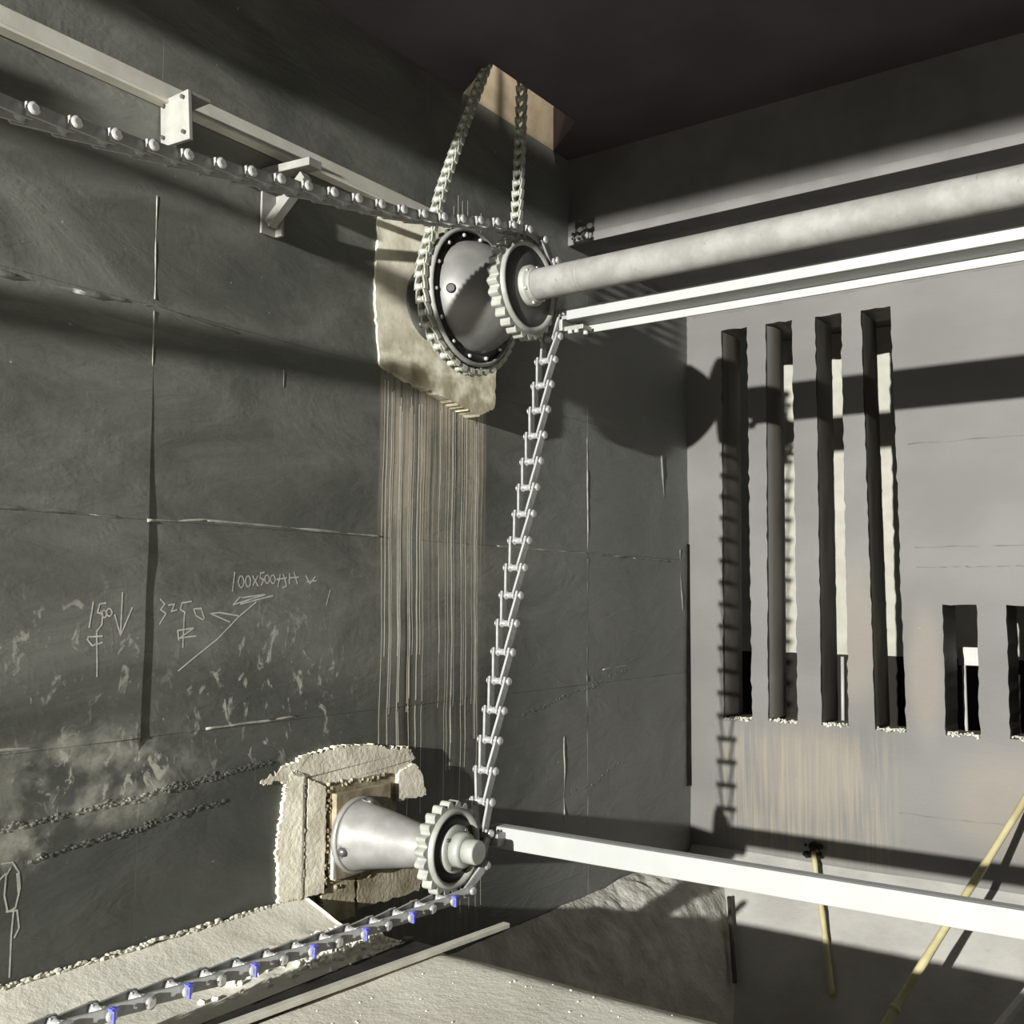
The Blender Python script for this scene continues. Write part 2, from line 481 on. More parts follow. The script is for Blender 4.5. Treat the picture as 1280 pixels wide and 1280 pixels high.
def ridge(pts, r, seed, name='seam_ridge', mat='coat', step=0.03):
    """low ragged fin of grout squeezed out along a formwork joint; pts in (y, z)"""
    path, rad = [], []
    for a, b in zip(pts[:-1], pts[1:]):
        n = max(2, int(math.hypot(b[0] - a[0], b[1] - a[1]) / step))
        for i in range(n + 1):
            f = i / n
            yy, zz = a[0] + (b[0] - a[0]) * f, a[1] + (b[1] - a[1]) * f
            k = max(0.15, 0.75 + 1.3 * nz(yy * 5.0, zz * 5.0, seed) + 0.5 * nz(yy * 17, zz * 17, seed))
            o_ = 0.8 * r * nz(yy * 6, zz * 6, seed + 3.3)
            path.append((wall_relief(yy, zz) - 0.004 - r * 0.35, yy + (o_ if abs(b[0] - a[0]) < abs(b[1] - a[1]) else 0), zz + (0 if abs(b[0] - a[0]) < abs(b[1] - a[1]) else o_)))
            rad.append(r * k)
    return MB().tube(path, rad, 6).build(name, MT[mat], wl)
def ribbon(m, pts, w, lift):
    """flat painted stroke following the wall; pts in (y, z)"""
    for a, b in zip(pts[:-1], pts[1:]):
        d = Vector((b[0] - a[0], b[1] - a[1])); L = d.length
        if L < 1e-5: continue
        d /= L; q = Vector((-d.y, d.x)) * (w / 2); n = max(1, int(L / 0.04))
        for i in range(n):
            c0 = Vector(a) + d * (L * i / n - w * .2); c1 = Vector(a) + d * (L * (i + 1) / n + w * .2)
            k = len(m.v)
            for c_ in (c0 - q, c1 - q, c1 + q, c0 + q):
                m.v.append((surf(c_.x, c_.y) + lift, c_.x, c_.y))
            m.face([k, k + 1, k + 2, k + 3])
MT['ridge'] = simple('pale_grout', (0.26, 0.26, 0.22), (0.42, 0.42, 0.36), 14, 0.8)
ridge([(-5.06, 1.815), (-4.75, 1.838), (-4.3, 1.835), (-3.62, 1.825)], 0.0065, 1, mat='ridge')
ridge([(-5.75, 1.83), (-5.3, 1.822), (-5.07, 1.815)], 0.010, 2)
ridge([(-2.6, 1.822), (-1.56, 1.815)], 0.0055, 3, mat='ridge')
ridge([(-1.5, 1.81), (-0.9, 1.812), (-0.35, 1.80)], 0.010, 4)
ridge([(-5.75, 2.69), (-5.4, 2.70), (-5.07, 2.715), (-4.6, 2.70)], 0.010, 5)
ridge([(-5.055, 3.2), (-5.055, 2.75)], 0.0045, 6, mat='ridge')
ridge([(-5.055, 2.70), (-5.055, 2.45)], 0.0045, 16, mat='ridge')
ridge([(-4.33, 2.72), (-4.33, 2.50)], 0.003, 7)
ridge([(-1.56, 2.62), (-1.56, 1.85)], 0.006, 8, mat='ridge')
ridge([(-1.56, 1.78), (-1.56, 0.95)], 0.005, 9)
ridge([(-1.85, 0.61), (-1.85, 0.06)], 0.006, 10, mat='ridge')
ridge([(-4.72, 0.935), (-4.35, 0.94), (-4.2, 0.945)], 0.006, 11, mat='ridge')
ridge([(-5.75, 0.95), (-5.5, 0.942)], 0.007, 12, mat='ridge')
ridge([(-1.35, 1.02), (-0.95, 1.03)], 0.005, 18, mat='ridge')
ridge([(-0.16, 1.9), (-0.10, 1.2), (-0.08, 0.3)], 0.009, 20)
ridge([(-0.45, 2.62), (-0.42, 2.3)], 0.012, 21)

MB().prism([(-0.02, a, b) for a, b in ragged0([(-0.10, 0.05), (-0.085, 1.0), (-0.05, 1.95), (-0.02, 1.95), (-0.03, 0.05)])], (0.028, 0, 0)).build('corner_seam', MT['shade_dirt_seam'], wl)['label'] = 'black seam in the corner'  # dark strip laid along the corner

# pale runs below the bare patch: too thin and too many to pick apart
rg = random.Random(5)
m = MB()
ys = [-3.625, -3.60, -3.565, -3.55] + [rg.uniform(-3.5, -2.76) for _ in range(30)]
for yy in ys:
    zt = rg.uniform(2.5, 2.66); zb = rg.choice([0.55, 0.7, 0.35, 0.9, 1.2])
    n = 14
    pts = [(yy + 0.005 * nz(yy * 9, i * 0.4), zt + (zb - zt) * i / n) for i in range(n + 1)]
    ribbon(m, pts, rg.uniform(0.004, 0.0075), 0.0008)
for yy in (-3.02, -2.98, -2.93, -2.88, -2.86, -2.80, -3.06):
    ribbon(m, [(yy, 3.76 + rg.uniform(-.05, .1)), (yy + .005, 3.5)], 0.007, 0.001)
for yy in (-2.94, -2.86, -2.80, -2.75):
    ribbon(m, [(yy, 0.20), (yy + .004, -0.25)], 0.005, 0.001)
tag(m.build('drip_streaks', MT['drip'], wl), 'thin pale vertical runs on the dark wall', kind='stuff')

# chalk writing (1500 with arrow, 3250, 1000x500 with long arrow) and a white scratched loop
CHALK = [[(-5.289, 1.482), (-5.303, 1.383)], [(-5.233, 1.478), (-5.261, 1.474), (-5.269, 1.44), (-5.246, 1.436), (-5.248, 1.394), (-5.271, 1.366)], [(-5.23, 1.434), (-5.231, 1.426), (-5.236, 1.421), (-5.242, 1.421), (-5.248, 1.426), (-5.25, 1.434), (-5.249, 1.443), (-5.244, 1.448), (-5.237, 1.448), (-5.232, 1.443), (-5.23, 1.434)], [(-5.205, 1.441), (-5.207, 1.432), (-5.213, 1.426), (-5.221, 1.426), (-5.227, 1.432), (-5.23, 1.441), (-5.228, 1.45), (-5.222, 1.455), (-5.214, 1.455), (-5.208, 1.45), (-5.205, 1.441)], [(-5.161, 1.52), (-5.164, 1.35)], [(-5.193, 1.431), (-5.164, 1.349), (-5.114, 1.459)], [(-5.308, 1.346), (-5.244, 1.348)], [(-5.311, 1.338), (-5.287, 1.312), (-5.243, 1.323)], [(-5.305, 1.35), (-5.308, 1.336)], [(-5.27, 1.361), (-5.261, 1.191)], [(-4.977, 1.494), (-4.955, 1.473), (-4.975, 1.451), (-4.948, 1.434), (-4.978, 1.39)], [(-4.937, 1.469), (-4.907, 1.473), (-4.922, 1.442), (-4.894, 1.449)], [(-4.821, 1.485), (-4.87, 1.478), (-4.877, 1.451), (-4.852, 1.437), (-4.857, 1.424)], [(-4.809, 1.452), (-4.77, 1.455), (-4.752, 1.409)], [(-4.809, 1.452), (-4.795, 1.423), (-4.757, 1.405)], [(-4.887, 1.362), (-4.806, 1.371), (-4.875, 1.33), (-4.792, 1.337)], [(-4.887, 1.362), (-4.88, 1.321)], [(-4.857, 1.424), (-4.858, 1.289)], [(-4.875, 1.192), (-4.801, 1.242), (-4.68, 1.32), (-4.566, 1.416), (-4.464, 1.483)], [(-4.566, 1.421), (-4.673, 1.436), (-4.719, 1.432), (-4.613, 1.393)], [(-4.556, 1.473), (-4.364, 1.512)], [(-4.598, 1.47), (-4.409, 1.517), (-4.551, 1.502)], [(-4.598, 1.47), (-4.557, 1.506)], [(-4.591, 1.615), (-4.602, 1.53)], [(-4.537, 1.573), (-4.54, 1.558), (-4.547, 1.548), (-4.557, 1.548), (-4.565, 1.557), (-4.569, 1.573), (-4.566, 1.589), (-4.559, 1.598), (-4.549, 1.599), (-4.541, 1.589), (-4.537, 1.573)], [(-4.498, 1.576), (-4.5, 1.561), (-4.508, 1.552), (-4.517, 1.552), (-4.524, 1.561), (-4.528, 1.576), (-4.525, 1.59), (-4.518, 1.599), (-4.509, 1.6), (-4.501, 1.591), (-4.498, 1.576)], [(-4.487, 1.601), (-4.454, 1.555)], [(-4.455, 1.602), (-4.485, 1.557)], [(-4.418, 1.619), (-4.44, 1.614), (-4.443, 1.593), (-4.421, 1.585), (-4.435, 1.558)], [(-4.387, 1.588), (-4.389, 1.576), (-4.396, 1.569), (-4.404, 1.569), (-4.412, 1.576), (-4.415, 1.587), (-4.412, 1.599), (-4.406, 1.606), (-4.397, 1.606), (-4.39, 1.599), (-4.387, 1.588)], [(-4.352, 1.588), (-4.354, 1.577), (-4.361, 1.569), (-4.37, 1.569), (-4.377, 1.576), (-4.38, 1.588), (-4.378, 1.599), (-4.371, 1.607), (-4.362, 1.607), (-4.355, 1.6), (-4.352, 1.588)], [(-4.321, 1.612), (-4.335, 1.552)], [(-4.343, 1.587), (-4.281, 1.596)], [(-4.302, 1.612), (-4.28, 1.558), (-4.306, 1.549)], [(-4.262, 1.618), (-4.264, 1.568)], [(-4.235, 1.624), (-4.213, 1.569)], [(-4.265, 1.596), (-4.207, 1.601)], [(-4.16, 1.61), (-4.131, 1.57), (-4.097, 1.606)], [(-4.152, 1.58), (-4.089, 1.586)], [(-3.995, 1.541), (-4.022, 1.468)], [(-5.612, 0.542), (-5.57, 0.539), (-5.544, 0.5), (-5.536, 0.441), (-5.551, 0.373), (-5.58, 0.366), (-5.595, 0.426), (-5.592, 0.495), (-5.575, 0.52)], [(-5.557, 0.375), (-5.564, 0.278), (-5.563, 0.132)], [(-5.615, 0.486), (-5.593, 0.504)], [(-5.55, 0.495), (-5.54, 0.414)], [(-5.586, 0.368), (-5.544, 0.363), (-5.535, 0.299), (-5.552, 0.269)]]
m = MB()
for s in CHALK:
    ribbon(m, s, 0.0065, 0.0009)
tag(m.build('chalk_writing', MT['chalk'], wl), 'white chalk figures and arrows written on the wall')

# ---- bare concrete patch behind the big sprocket
def ragged(pts, amp, seed, n=7):
    rg = random.Random(seed); out = []
    for a, b in zip(pts, pts[1:] + pts[:1]):
        for i in range(n):
            f = i / n
            out.append((a[0] + (b[0] - a[0]) * f + rg.uniform(-amp, amp), a[1] + (b[1] - a[1]) * f + rg.uniform(-amp, amp)))
    return out
def slab(name, pts, x0, x1, mat, amp, seed, n=14, label=None, tilt=0.0):
    P = ragged(pts, amp, seed, n)
    m = MB().prism([(x0, a, b) for a, b in P], (x1 - x0, 0, 0))
    ym = min(p[0] for p in P)
    m.v = [(v[0] + (tilt * (v[1] - ym) if v[0] > x0 else 0), v[1], v[2]) for v in m.v]
    o = m.build(name, MT[mat], wl, bevel=min(0.012, (x1 - x0) * .4))
    if label: o['label'] = label
    return o
slab('concrete_patch', [(-3.70, 3.60), (-3.72, 3.1), (-3.68, 2.72), (-3.40, 2.66), (-3.1, 2.60), (-2.93, 2.56), (-2.80, 2.62), (-2.78, 3.1), (-2.80, 3.60)], -0.02, 0.006, 'patch', 0.007, 3, n=14, label='bare cream concrete patch', tilt=0.12)
# rough broken-out surround of the lower bearing
slab('grout_block', [(-4.29, 0.10), (-4.31, 0.35), (-4.27, 0.60), (-4.24, 0.69), (-4.165, 0.67), (-4.16, 0.35), (-4.165, 0.10)], -0.02, 0.004, 'tan', 0.010, 4, n=26, tilt=0.13)
slab('grout_block', [(-4.15, 0.10), (-4.145, 0.40), (-4.14, 0.65), (-4.03, 0.60), (-4.03, 0.35), (-4.03, 0.10)], -0.02, 0.022, 'tan', 0.004, 14, tilt=0.10)
slab('grout_block', [(-4.42, 0.665), (-4.2, 0.745), (-3.95, 0.775), (-3.7, 0.755), (-3.46, 0.715), (-3.40, 0.66), (-3.50, 0.60), (-3.75, 0.605), (-4.02, 0.585), (-4.2, 0.645)], -0.02, 0.003, 'tan', 0.012, 5, n=30, tilt=0.045)
slab('grout_block', [(-3.53, 0.60), (-3.42, 0.64), (-3.36, 0.58), (-3.33, 0.46), (-3.53, 0.455)], -0.02, 0.05, 'tan', 0.005, 6, tilt=0.10)
slab('grout_block', [(-3.80, 0.15), (-3.62, 0.21), (-3.40, 0.255), (-3.32, 0.23), (-3.30, 0.08), (-3.36, -0.03), (-3.80, -0.03)], -0.02, 0.030, 'brown', 0.006, 7, tilt=0.05)
slab('grout_block', [(-4.03, 0.04), (-4.03, 0.11), (-3.92, 0.14), (-3.82, 0.15), (-3.82, -0.06), (-4.0, -0.05)], -0.02, 0.020, 'brown', 0.006, 8, tilt=0.05)
m = MB(); rg = random.Random(31)
for i in range(150):
    k = rg.random()
    if k < 0.35: yy, zz = rg.uniform(-4.03, -3.4), rg.uniform(0.10, 0.15) + (rg.random() * .05)
    elif k < 0.7: yy, zz = rg.uniform(-4.04, -3.98), rg.uniform(0.12, 0.60)
    else: yy, zz = rg.uniform(-4.03, -3.5), rg.uniform(0.585, 0.615)
    m.lump((0.012 + rg.uniform(0, .02), yy, zz), rg.uniform(.006, .016), i)
tag(m.build('broken_edges', MT['brown'], wl), 'broken brown crumbs round the recess', kind='stuff')
# rough pour line low on the wall
m = MB()
for (a, b, za, zb, n, r0, r1) in ((-5.62, -4.35, 0.66, 0.745, 260, .002, .008), (-4.95, -4.35, 0.70, 0.75, 140, .002, .009), (-5.5, -4.6, 0.53, 0.61, 170, .002, .009), (-2.4, -1.0, 0.78, 1.0, 120, .002, .006), (-1.85, -1.0, 0.22, 0.36, 50, .002, .006)):
    for i in range(n):
        f = rg.random(); yy = a + (b - a) * f; zz = za + (zb - za) * f + 0.03 * nz(yy * 3, 3.0) + 0.012 * nz(yy * 13, 8.0) + rg.gauss(0, .006)
        m.lump((surf(yy, zz) + 0.001, yy, zz), rg.uniform(r0, r1), i, squash=(.55, rg.uniform(1, 2.6), .8))
tag(m.build('pour_line_grit', MT['coat'], wl), 'rough grit along the pour lines', kind='stuff')

# ---- far slotted wall with its openings
OPEN = [((0.300, 0.520), (0.280, 0.514), 0.585, 3.655), ((0.670, 0.885), (0.645, 0.876), 0.59, 3.655),
        ((1.066, 1.262), (1.056, 1.256), 0.592, 3.652), ((1.411, 1.625), (1.444, 1.660), 0.585, 3.645),
        ((1.926, 2.146), (1.922, 2.146), 0.585, 1.48), ((2.333, 2.55), (2.329, 2.55), 0.59, 1.48)]
bm = bmesh.new()
rg = random.Random(11)
def loop(pts):
    vs_ = [bm.verts.new((a, 0.0, b)) for a, b in pts]
    for i in range(len(vs_)): bm.edges.new((vs_[i], vs_[(i + 1) % len(vs_)]))
loop([(-0.02, -0.43), (1.5, -0.43), (3, -0.43), (6.5, -0.43), (6.5, 3.9), (3, 3.9), (1.5, 3.9), (-0.02, 3.9)])
for (ta, tb), (ba, bb), z0, z1 in OPEN:
    n = max(8, int((z1 - z0) / 0.05)); pts = []
    for i in range(n + 1):
        f = i / n; j = 0.004 if 0 < i < n else 0
        pts.append((ba + (ta - ba) * f + rg.uniform(-j, j) + 0.004 * nz(i * .7, ba * 9), z0 + (z1 - z0) * f))
    for i in range(1, 4): pts.append((ta + (tb - ta) * i / 4, z1 + rg.uniform(-.008, .006)))
    for i in range(n + 1):
        f = 1 - i / n; j = 0.006 if 0 < i < n else 0
        pts.append((bb + (tb - bb) * f + rg.uniform(-j, j) + 0.006 * nz(i * .7, bb * 9), z0 + (z1 - z0) * f))
    for i in range(1, 4): pts.append((bb + (ba - bb) * i / 4, z0 + rg.uniform(-.006, .006)))
    loop(pts)
bmesh.ops.triangle_fill(bm, use_beauty=True, use_dissolve=False, edges=bm.edges[:])
r = bmesh.ops.extrude_face_region(bm, geom=bm.faces[:])
for v in r['geom']:
    if isinstance(v, bmesh.types.BMVert): v.co.y = 0.37
bmesh.ops.recalc_face_normals(bm, faces=bm.faces)
me = bpy.data.meshes.new('wall_far'); bm.to_mesh(me); bm.free()
me.materials.append(MT['slot'])
wf = bpy.data.objects.new('wall_far', me); COL.objects.link(wf)
tag(wf, 'grey end wall with tall vertical slots on its left and short ones right', kind='structure')
# wavy inner lining of the slots, on their left flank
for k, ((ta, tb), (ba, bb), z0, z1) in enumerate(OPEN[:4]):
    m = MB().grid(lambda u, v: (ba + (ta - ba) * v + 0.004 + (0.016, 0.040, 0.006, 0.006)[k] * math.sin(PI * u) ** 0.7 + 0.004 * nz(u * 3, v * 14, k), 0.02 + 0.34 * u, z0 + 0.02 + (z1 - z0 - 0.03) * v), 8, 30)
    m.build('slot_flank', MT['slot'], wf)
# faint board joints across the end wall
for zz, x0, x1, sd in ((2.62, 1.72, 5.5, 1), (1.88, 1.75, 5.5, 2), (1.74, 1.76, 3.2, 3), (3.80, 0.05, 5.5, 4), (0.02, 1.6, 4.5, 5)):
    n = 60; m = MB()
    pts = [(x0 + (x1 - x0) * i / n, 0.0015, zz + 0.012 * nz(i * .35, sd)) for i in range(n + 1)]
    m.tube(pts, [max(.0008, .0034 + .004 * nz(i * .6, sd + 4)) for i in range(n + 1)], 5)
    m.build('seam_ridge', MT['slot'], wf)
# crumbs of mortar left on the sills
m = MB()
for (ta, tb), (ba, bb), z0, z1 in OPEN:
    for i in range(70):
        m.lump((rg.uniform(ba + .005, bb - .005), rg.uniform(-0.012, 0.1), z0 + rg.uniform(-.006, .012)), rg.uniform(.005, .013), rg.random())
tag(m.build('sill_crumbs', MT['crumb'], wf), 'white mortar crumbs on the slot sills', kind='stuff')

# ---- chamber behind the slots
fw = MB().box(-1.5, 6.5, 1.55, 1.8, -1.0, 4.5).build('wall_back', MT['far'])
tag(fw, 'cream wall in the chamber behind the slots, dark below', kind='structure')
m = MB().box(-1.8, -1.5, 0.37, 1.55, -1, 4.5)
tag(m.build('wall_chamber', MT['slot']), 'end wall of the chamber behind the slots', kind='structure')
m = MB().box(-1.5, 6.5, 0.37, 1.55, -1.2, -1.0)
tag(m.build('floor_chamber', MT['slot']), 'floor of the chamber behind the slots', kind='structure')
th = MB().tube([(0.722, 1.525, 1.015), (0.712, 1.525, 0.2)], 0.016, 8).build('drain_pipe', MT['paint'])
tag(th, 'thin white pipe seen low through the third slot', 'pipe', 'white pipes behind the slots')
th = MB().tube([(1.920, 0.62, 1.035), (1.926, 0.62, -0.995)], 0.014, 8).build('drain_pipe', MT['paint'])
tag(th, 'thin white pipe seen low through the first short slot', 'pipe', 'white pipes behind the slots')
m = MB().box(1.88, 2.16, 0.62, 0.645, 1.03, 1.165)
th = m.build('white_plate', MT['paint'], bevel=0.004)
tag(th, 'small white square plate seen through the first short slot', 'plate')

# ---- walkway slab along the end wall, ceiling with the chain opening, unseen beam added to cut off the floodlight
tag(MB().box(-0.02, 7.5, -1.81, 1.8, 3.9, 4.5).build('trim_1', MT['slab']), 'concrete walkway slab over the end wall', kind='structure')
HA, HB, HC, HD_ = (0.0, -2.98), (0.345, -3.18), (0.352, -2.28), (0.0, -2.00)     # corners of the opening
def lid(m, poly, z0, z1): m.prism([(a, b, z0) for a, b in poly], (0, 0, z1 - z0))
m = MB()
lid(m, [(-0.35, -12), (7.5, -12), (7.5, -3.18), HB, HA, (-0.35, -2.98)], 4.5, 4.8)
lid(m, [HB, (7.5, -3.18), (7.5, -2.28), HC], 4.5, 4.8)
lid(m, [HD_, HC, (7.5, -2.28), (7.5, -1.4), (-0.35, -1.4), (-0.35, -2.00)], 4.5, 4.8)
ceil = tag(m.build('ceiling', MT['ceiling']), 'black concrete ceiling with a chain opening', kind='structure')
m = MB()
m.box(-0.35, -0.003, -3.3, -1.7, 4.503, 5.4)
lid(m, [(-0.003, -1.995), (0.352, -2.275), (0.352, -2.20), (-0.003, -1.9)], 4.503, 5.2)
lid(m, [(-0.003, -2.985), (0.345, -3.185), (0.345, -3.25), (-0.003, -3.05)], 4.503, 4.8)
tag(m.build('opening_lining', MT['opening'], ceil), 'bare tan concrete inside the opening')
# pale steel angle along the lower edge of the slab
tag(MB().box(0.0, 7.5, -1.822, -1.81, 3.895, 3.955).build('edge_angle', MT['edge'], bpy.data.objects['trim_1'], 0.002), 'pale edge angle')
tag(MB().box(-0.35, 7.5, -10.2, -9.9, 3.75, 4.5).build('trim_2', MT['ceiling']), 'unseen beam added to shade the tops of the walls', kind='structure')

# ---- foreground floor with fillet, end edge over the hopper
FE = -4.12
def floor_z(x, y):
    zz = 0.008 * nz(x * 1.1, y * 1.1) + 0.003 * nz(x * 6, y * 6)
    if x < 0.30:
        zz += 0.10 * (1 - x / 0.30) ** 1.3
    mx = math.exp(-((x - 0.44) / 0.16) ** 2) * min(1, max(0, (y + 5.0) / 0.5))
    zz += mx * (0.035 + 0.03 * nz(x * 11, y * 11) + 0.015 * nz(x * 25, y * 25)) * min(1, max(0.15, (-4.12 - y) / 0.12))
    if y > -4.16:                              # lip over the hopper, lowered to drop its shadow on the bank
        zz -= 0.085 * min(1.0, (y + 4.16) / 0.23) ** 1.3 * min(1, max(0, (x - 0.25) / 0.2))
    return zz
m = MB()
NX, NY = 130, 120
def fx(u): return 0.0 + 1.2 * u * 2 if u < 0.5 else 1.2 + 6.3 * (u - 0.5) * 2
def fy(v): return -12 + 5.5 * v * 2.5 if v < 0.4 else -6.5 + (FE + 6.5) * (v - 0.4) / 0.6
m.grid(lambda u, v: (fx(u), fy(v) + v ** 8 * (0.012 * nz(fx(u) * 7, 3.3) + 0.19 * min(1, max(0, (fx(u) - .25) / .2))), floor_z(fx(u), fy(v) + v ** 8 * 0.19)), NX, NY)
b = len(m.v)
for i in range(NX + 1):
    p = m.v[i * (NY + 1) + NY]; m.v.append((p[0], p[1] - 0.02, -2.0))
for i in range(NX):
    a0, a1 = i * (NY + 1) + NY, (i + 1) * (NY + 1) + NY
    m.face([a0, b + i, b + i + 1, a1])
fl = m.build('floor', MT['floor'], recalc=False)
tag(fl, 'dusty concrete floor in front of the hopper', kind='structure')
# ragged mortar bead along the foot of the left wall
rg = random.Random(21); m = MB()
yy = -6.6
while yy < -4.08:
    m.lump((0.006, yy, 0.103 + rg.uniform(-.006, .01)), rg.uniform(.005, .013), rg.random(), squash=(.8, 1.6, .8)); yy += 0.008
tag(m.build('mortar_bead', MT['crumb'], fl), 'ragged pale mortar bead at the wall foot', kind='stuff')
m = MB()
for i in range(420):
    xx = min(0.64, max(0.28, rg.gauss(0.45, 0.09))); y_ = FE - abs(rg.gauss(0, 0.3)) - 0.005
    m.lump((xx, y_, floor_z(xx, y_) + 0.004), abs(rg.gauss(0.008, 0.006)) + 0.004, rg.random())
for i in range(160):
    xx = rg.uniform(0.85, 2.6); y_ = rg.uniform(-5.3, FE)
    m.lump((xx, y_, floor_z(xx, y_)), rg.uniform(.002, .006), rg.random())
tag(m.build('rubble_crumbs', MT['floor'], fl), 'broken mortar crumbs strewn on the floor', kind='stuff')

# ---- hopper below the end wall
m = MB().grid(lambda u, v: (0.0 + 7.5 * u, 0.0 - 1.60 * v, -0.41 - 1.52 * v + 0.012 * nz(u * 9, v * 5)), 40, 16)
m.grid(lambda u, v: (7.5 * u, -1.60 - 2.6 * v, -1.93), 4, 4)
hop = m.build('floor_hopper', MT['hopper'], recalc=False)
tag(hop, 'smooth grey sloping side of the sunken hopper', kind='structure')
def bank(u, v):
    y_ = -4.15 + 4.15 * v; xx = 1.6 * u
    k = 0.5 + 0.55 * max(0.0, min(1.0, (-0.7 - y_) / 1.7)) + 0.5 * max(0, min(1, (-2.3 - y_) / 0.8))
    heap = 0.06 * math.exp(-((y_ + 0.8) / 0.4) ** 2) * math.exp(-((xx - 0.2) / 0.2) ** 2)
    return (xx + 0.001, y_, max(-1.95, -0.455 - k * xx - 1.1 * max(0.0, xx - 0.38)) + heap + (0.034 * nz(xx * 6, y_ * 4) + 0.020 * nz(xx * 17, y_ * 13) + 0.008 * nz(xx * 45, y_ * 40)) * min(1, xx * 9 + .3))
bk = MB().grid(bank, 70, 170).build('sediment_bank', MT['sediment'], recalc=False)
tag(bk, 'rough grey sediment bank sloping into the hopper along the left wall', 'sediment', kind='stuff')

# ================================================================ THINGS
# ---- long pale rail on the left wall and its two brackets
rail = thing('wall_rail', 'long pale fibreglass rail high on the left wall', 'rail', (0, -6, 3.6))
MB().hexa([(0.0, -9.9, 3.60), (0.055, -9.9, 3.605), (0.055, -3.1, 3.605), (0.0, -3.1, 3.60), (0.0, -9.9, 3.685), (0.035, -9.9, 3.685), (0.035, -3.1, 3.685), (0.0, -3.1, 3.685)]).build('rail_face', MT['rail'], rail, 0.004)
MB().box(0.0, 0.06, -9.9, -3.1, 3.588, 3.602).build('rail_lip', MT['rail'], rail, 0.002)

b1 = thing('rail_bracket', 'pale bracket plate standing across the rail, nearest of the two brackets', 'bracket', (0, -5.05, 3.4), 'brackets on the left wall')
MB().hexa([(0.012, -5.06, 3.405), (0.205, -5.06, 3.395), (0.205, -5.04, 3.395), (0.012, -5.04, 3.405), (0.0, -5.06, 3.61), (0.185, -5.06, 3.615), (0.185, -5.04, 3.615), (0.0, -5.04, 3.61)]).build('end_plate', MT['bracket'], b1, 0.003)
MB().box(0.004, 0.185, -5.04, -4.94, 3.60, 3.614).build('top_flange', MT['bracket'], b1, 0.002)
for xx, zz in ((0.03, 3.58), (0.16, 3.585), (0.035, 3.44), (0.175, 3.43)):
    MB().cyl((xx, -5.075, zz), (xx, -5.058, zz), 0.009, 8).build('bolt', MT['dark_bolt'], b1)

b2 = thing('rail_bracket', 'white triangular bracket with post, brace and top arm below the rail', 'bracket', (0, -4.45, 3.2), 'brackets on the left wall')
MB().box(0.0, 0.012, -4.50, -4.40, 3.20, 3.50).box(0.0, 0.055, -4.415, -4.40, 3.20, 3.50).build('post', MT['bracket'], b2, 0.002)
MB().beam((0.02, -4.455, 3.25), (0.255, -4.455, 3.43), 0.05, 0.045, (0, 0, 1)).build('brace', MT['bracket'], b2, 0.003)
MB().hexa([(0.0, -4.50, 3.475), (0.32, -4.50, 3.452), (0.32, -4.42, 3.452), (0.0, -4.42, 3.475), (0.0, -4.50, 3.512), (0.32, -4.50, 3.49), (0.32, -4.42, 3.49), (0.0, -4.42, 3.512)]).build('top_arm', MT['bracket'], b2, 0.003)
for zz in (3.24, 3.28, 3.44):
    MB().cyl((0.012, -4.46, zz), (0.024, -4.46, zz), 0.008, 8).build('bolt', MT['dark_bolt'], b2)

# ---- unseen bars added to cast the shadow bands across the left wall
tr = thing('shadow_bars', 'unseen bars added to cast the shadow bands on the left wall', 'shadow caster', (0.6, -9.5, 2.7))
MB().beam((0.52, -11.6, 3.385), (0.52, -8.75, 3.415), 0.012, 0.12).build('upper_shadow_bar', MT['rail'], tr)
MB().beam((0.60, -11.6, 2.69), (0.60, -7.5, 2.89), 0.05, 0.085).build('lower_shadow_bar', MT['rail'], tr)
for yy in (-11.5, -11.2):
    MB().box(0.03, 0.52, yy - .02, yy + .02, 3.36, 3.39).build('shadow_bar_arm', MT['rail'], tr)
for yy in (-11.5, -11.2):
    MB().box(0.03, 0.60, yy - .02, yy + .02, 2.70, 2.73).build('shadow_bar_arm', MT['rail'], tr)

# ---- sprocket outline
def gear(c, n, r_in, r_out, x0, x1, duty=0.5, rot=0.0):
    pts = []
    for i in range(n):
        for f, rr in ((0.0, r_in), (0.16, r_in + (r_out - r_in) * .55), (0.27, r_out * .985), (0.36, r_out), (0.5, r_out), (0.59, r_out * .985), (0.70, r_in + (r_out - r_in) * .55), (0.86, r_in)):
            a = 2 * PI * (i + f) / n + rot
            pts.append((x0, c[0] + rr * math.cos(a), c[1] + rr * math.sin(a)))
    b = MB(); n_ = len(pts)
    b.v += pts + [(x1, p[1], p[2]) for p in pts]
    cen = len(b.v); b.v += [(x0, c[0], c[1]), (x1, c[0], c[1])]
    for i in range(n_):
        j = (i + 1) % n_
        b.face([i, j, n_ + j, n_ + i]); b.face([cen, j, i]); b.face([cen + 1, n_ + i, n_ + j])
    return b

# ---- head shaft with both sprockets: turns as one thing
UY, UZ = -3.27, 3.135
hs = thing('head_shaft', 'long pale pipe shaft with the bolted cover and sprockets at its wall end', 'shaft', (0.66, UY, UZ))
X = (1, 0, 0)
MB().lathe((0.72, UY, UZ), X, [(0, 0.080), (0.005, 0.082), (6.2, 0.082)], 48).build('shaft_pipe', MT['shaft'], hs)
MB().lathe((0.72, UY, UZ), X, [(0.28, 0.0825), (0.283, 0.0832), (0.296, 0.0832), (0.30, 0.0825)], 40).build('pipe_seam', MT['shaft'], hs)
gear((UY, UZ), 28, 0.258, 0.279, 0.610, 0.672).build('toothed_rim', MT['rim'], hs, 0.004)
MB().lathe((0.672, UY, UZ), X, [(0.0, 0.245), (0.018, 0.240), (0.022, 0.228), (0.010, 0.214), (0.0, 0.21)], 48, cap0=False, cap1=False).build('rim_ring', MT['rim'], hs)
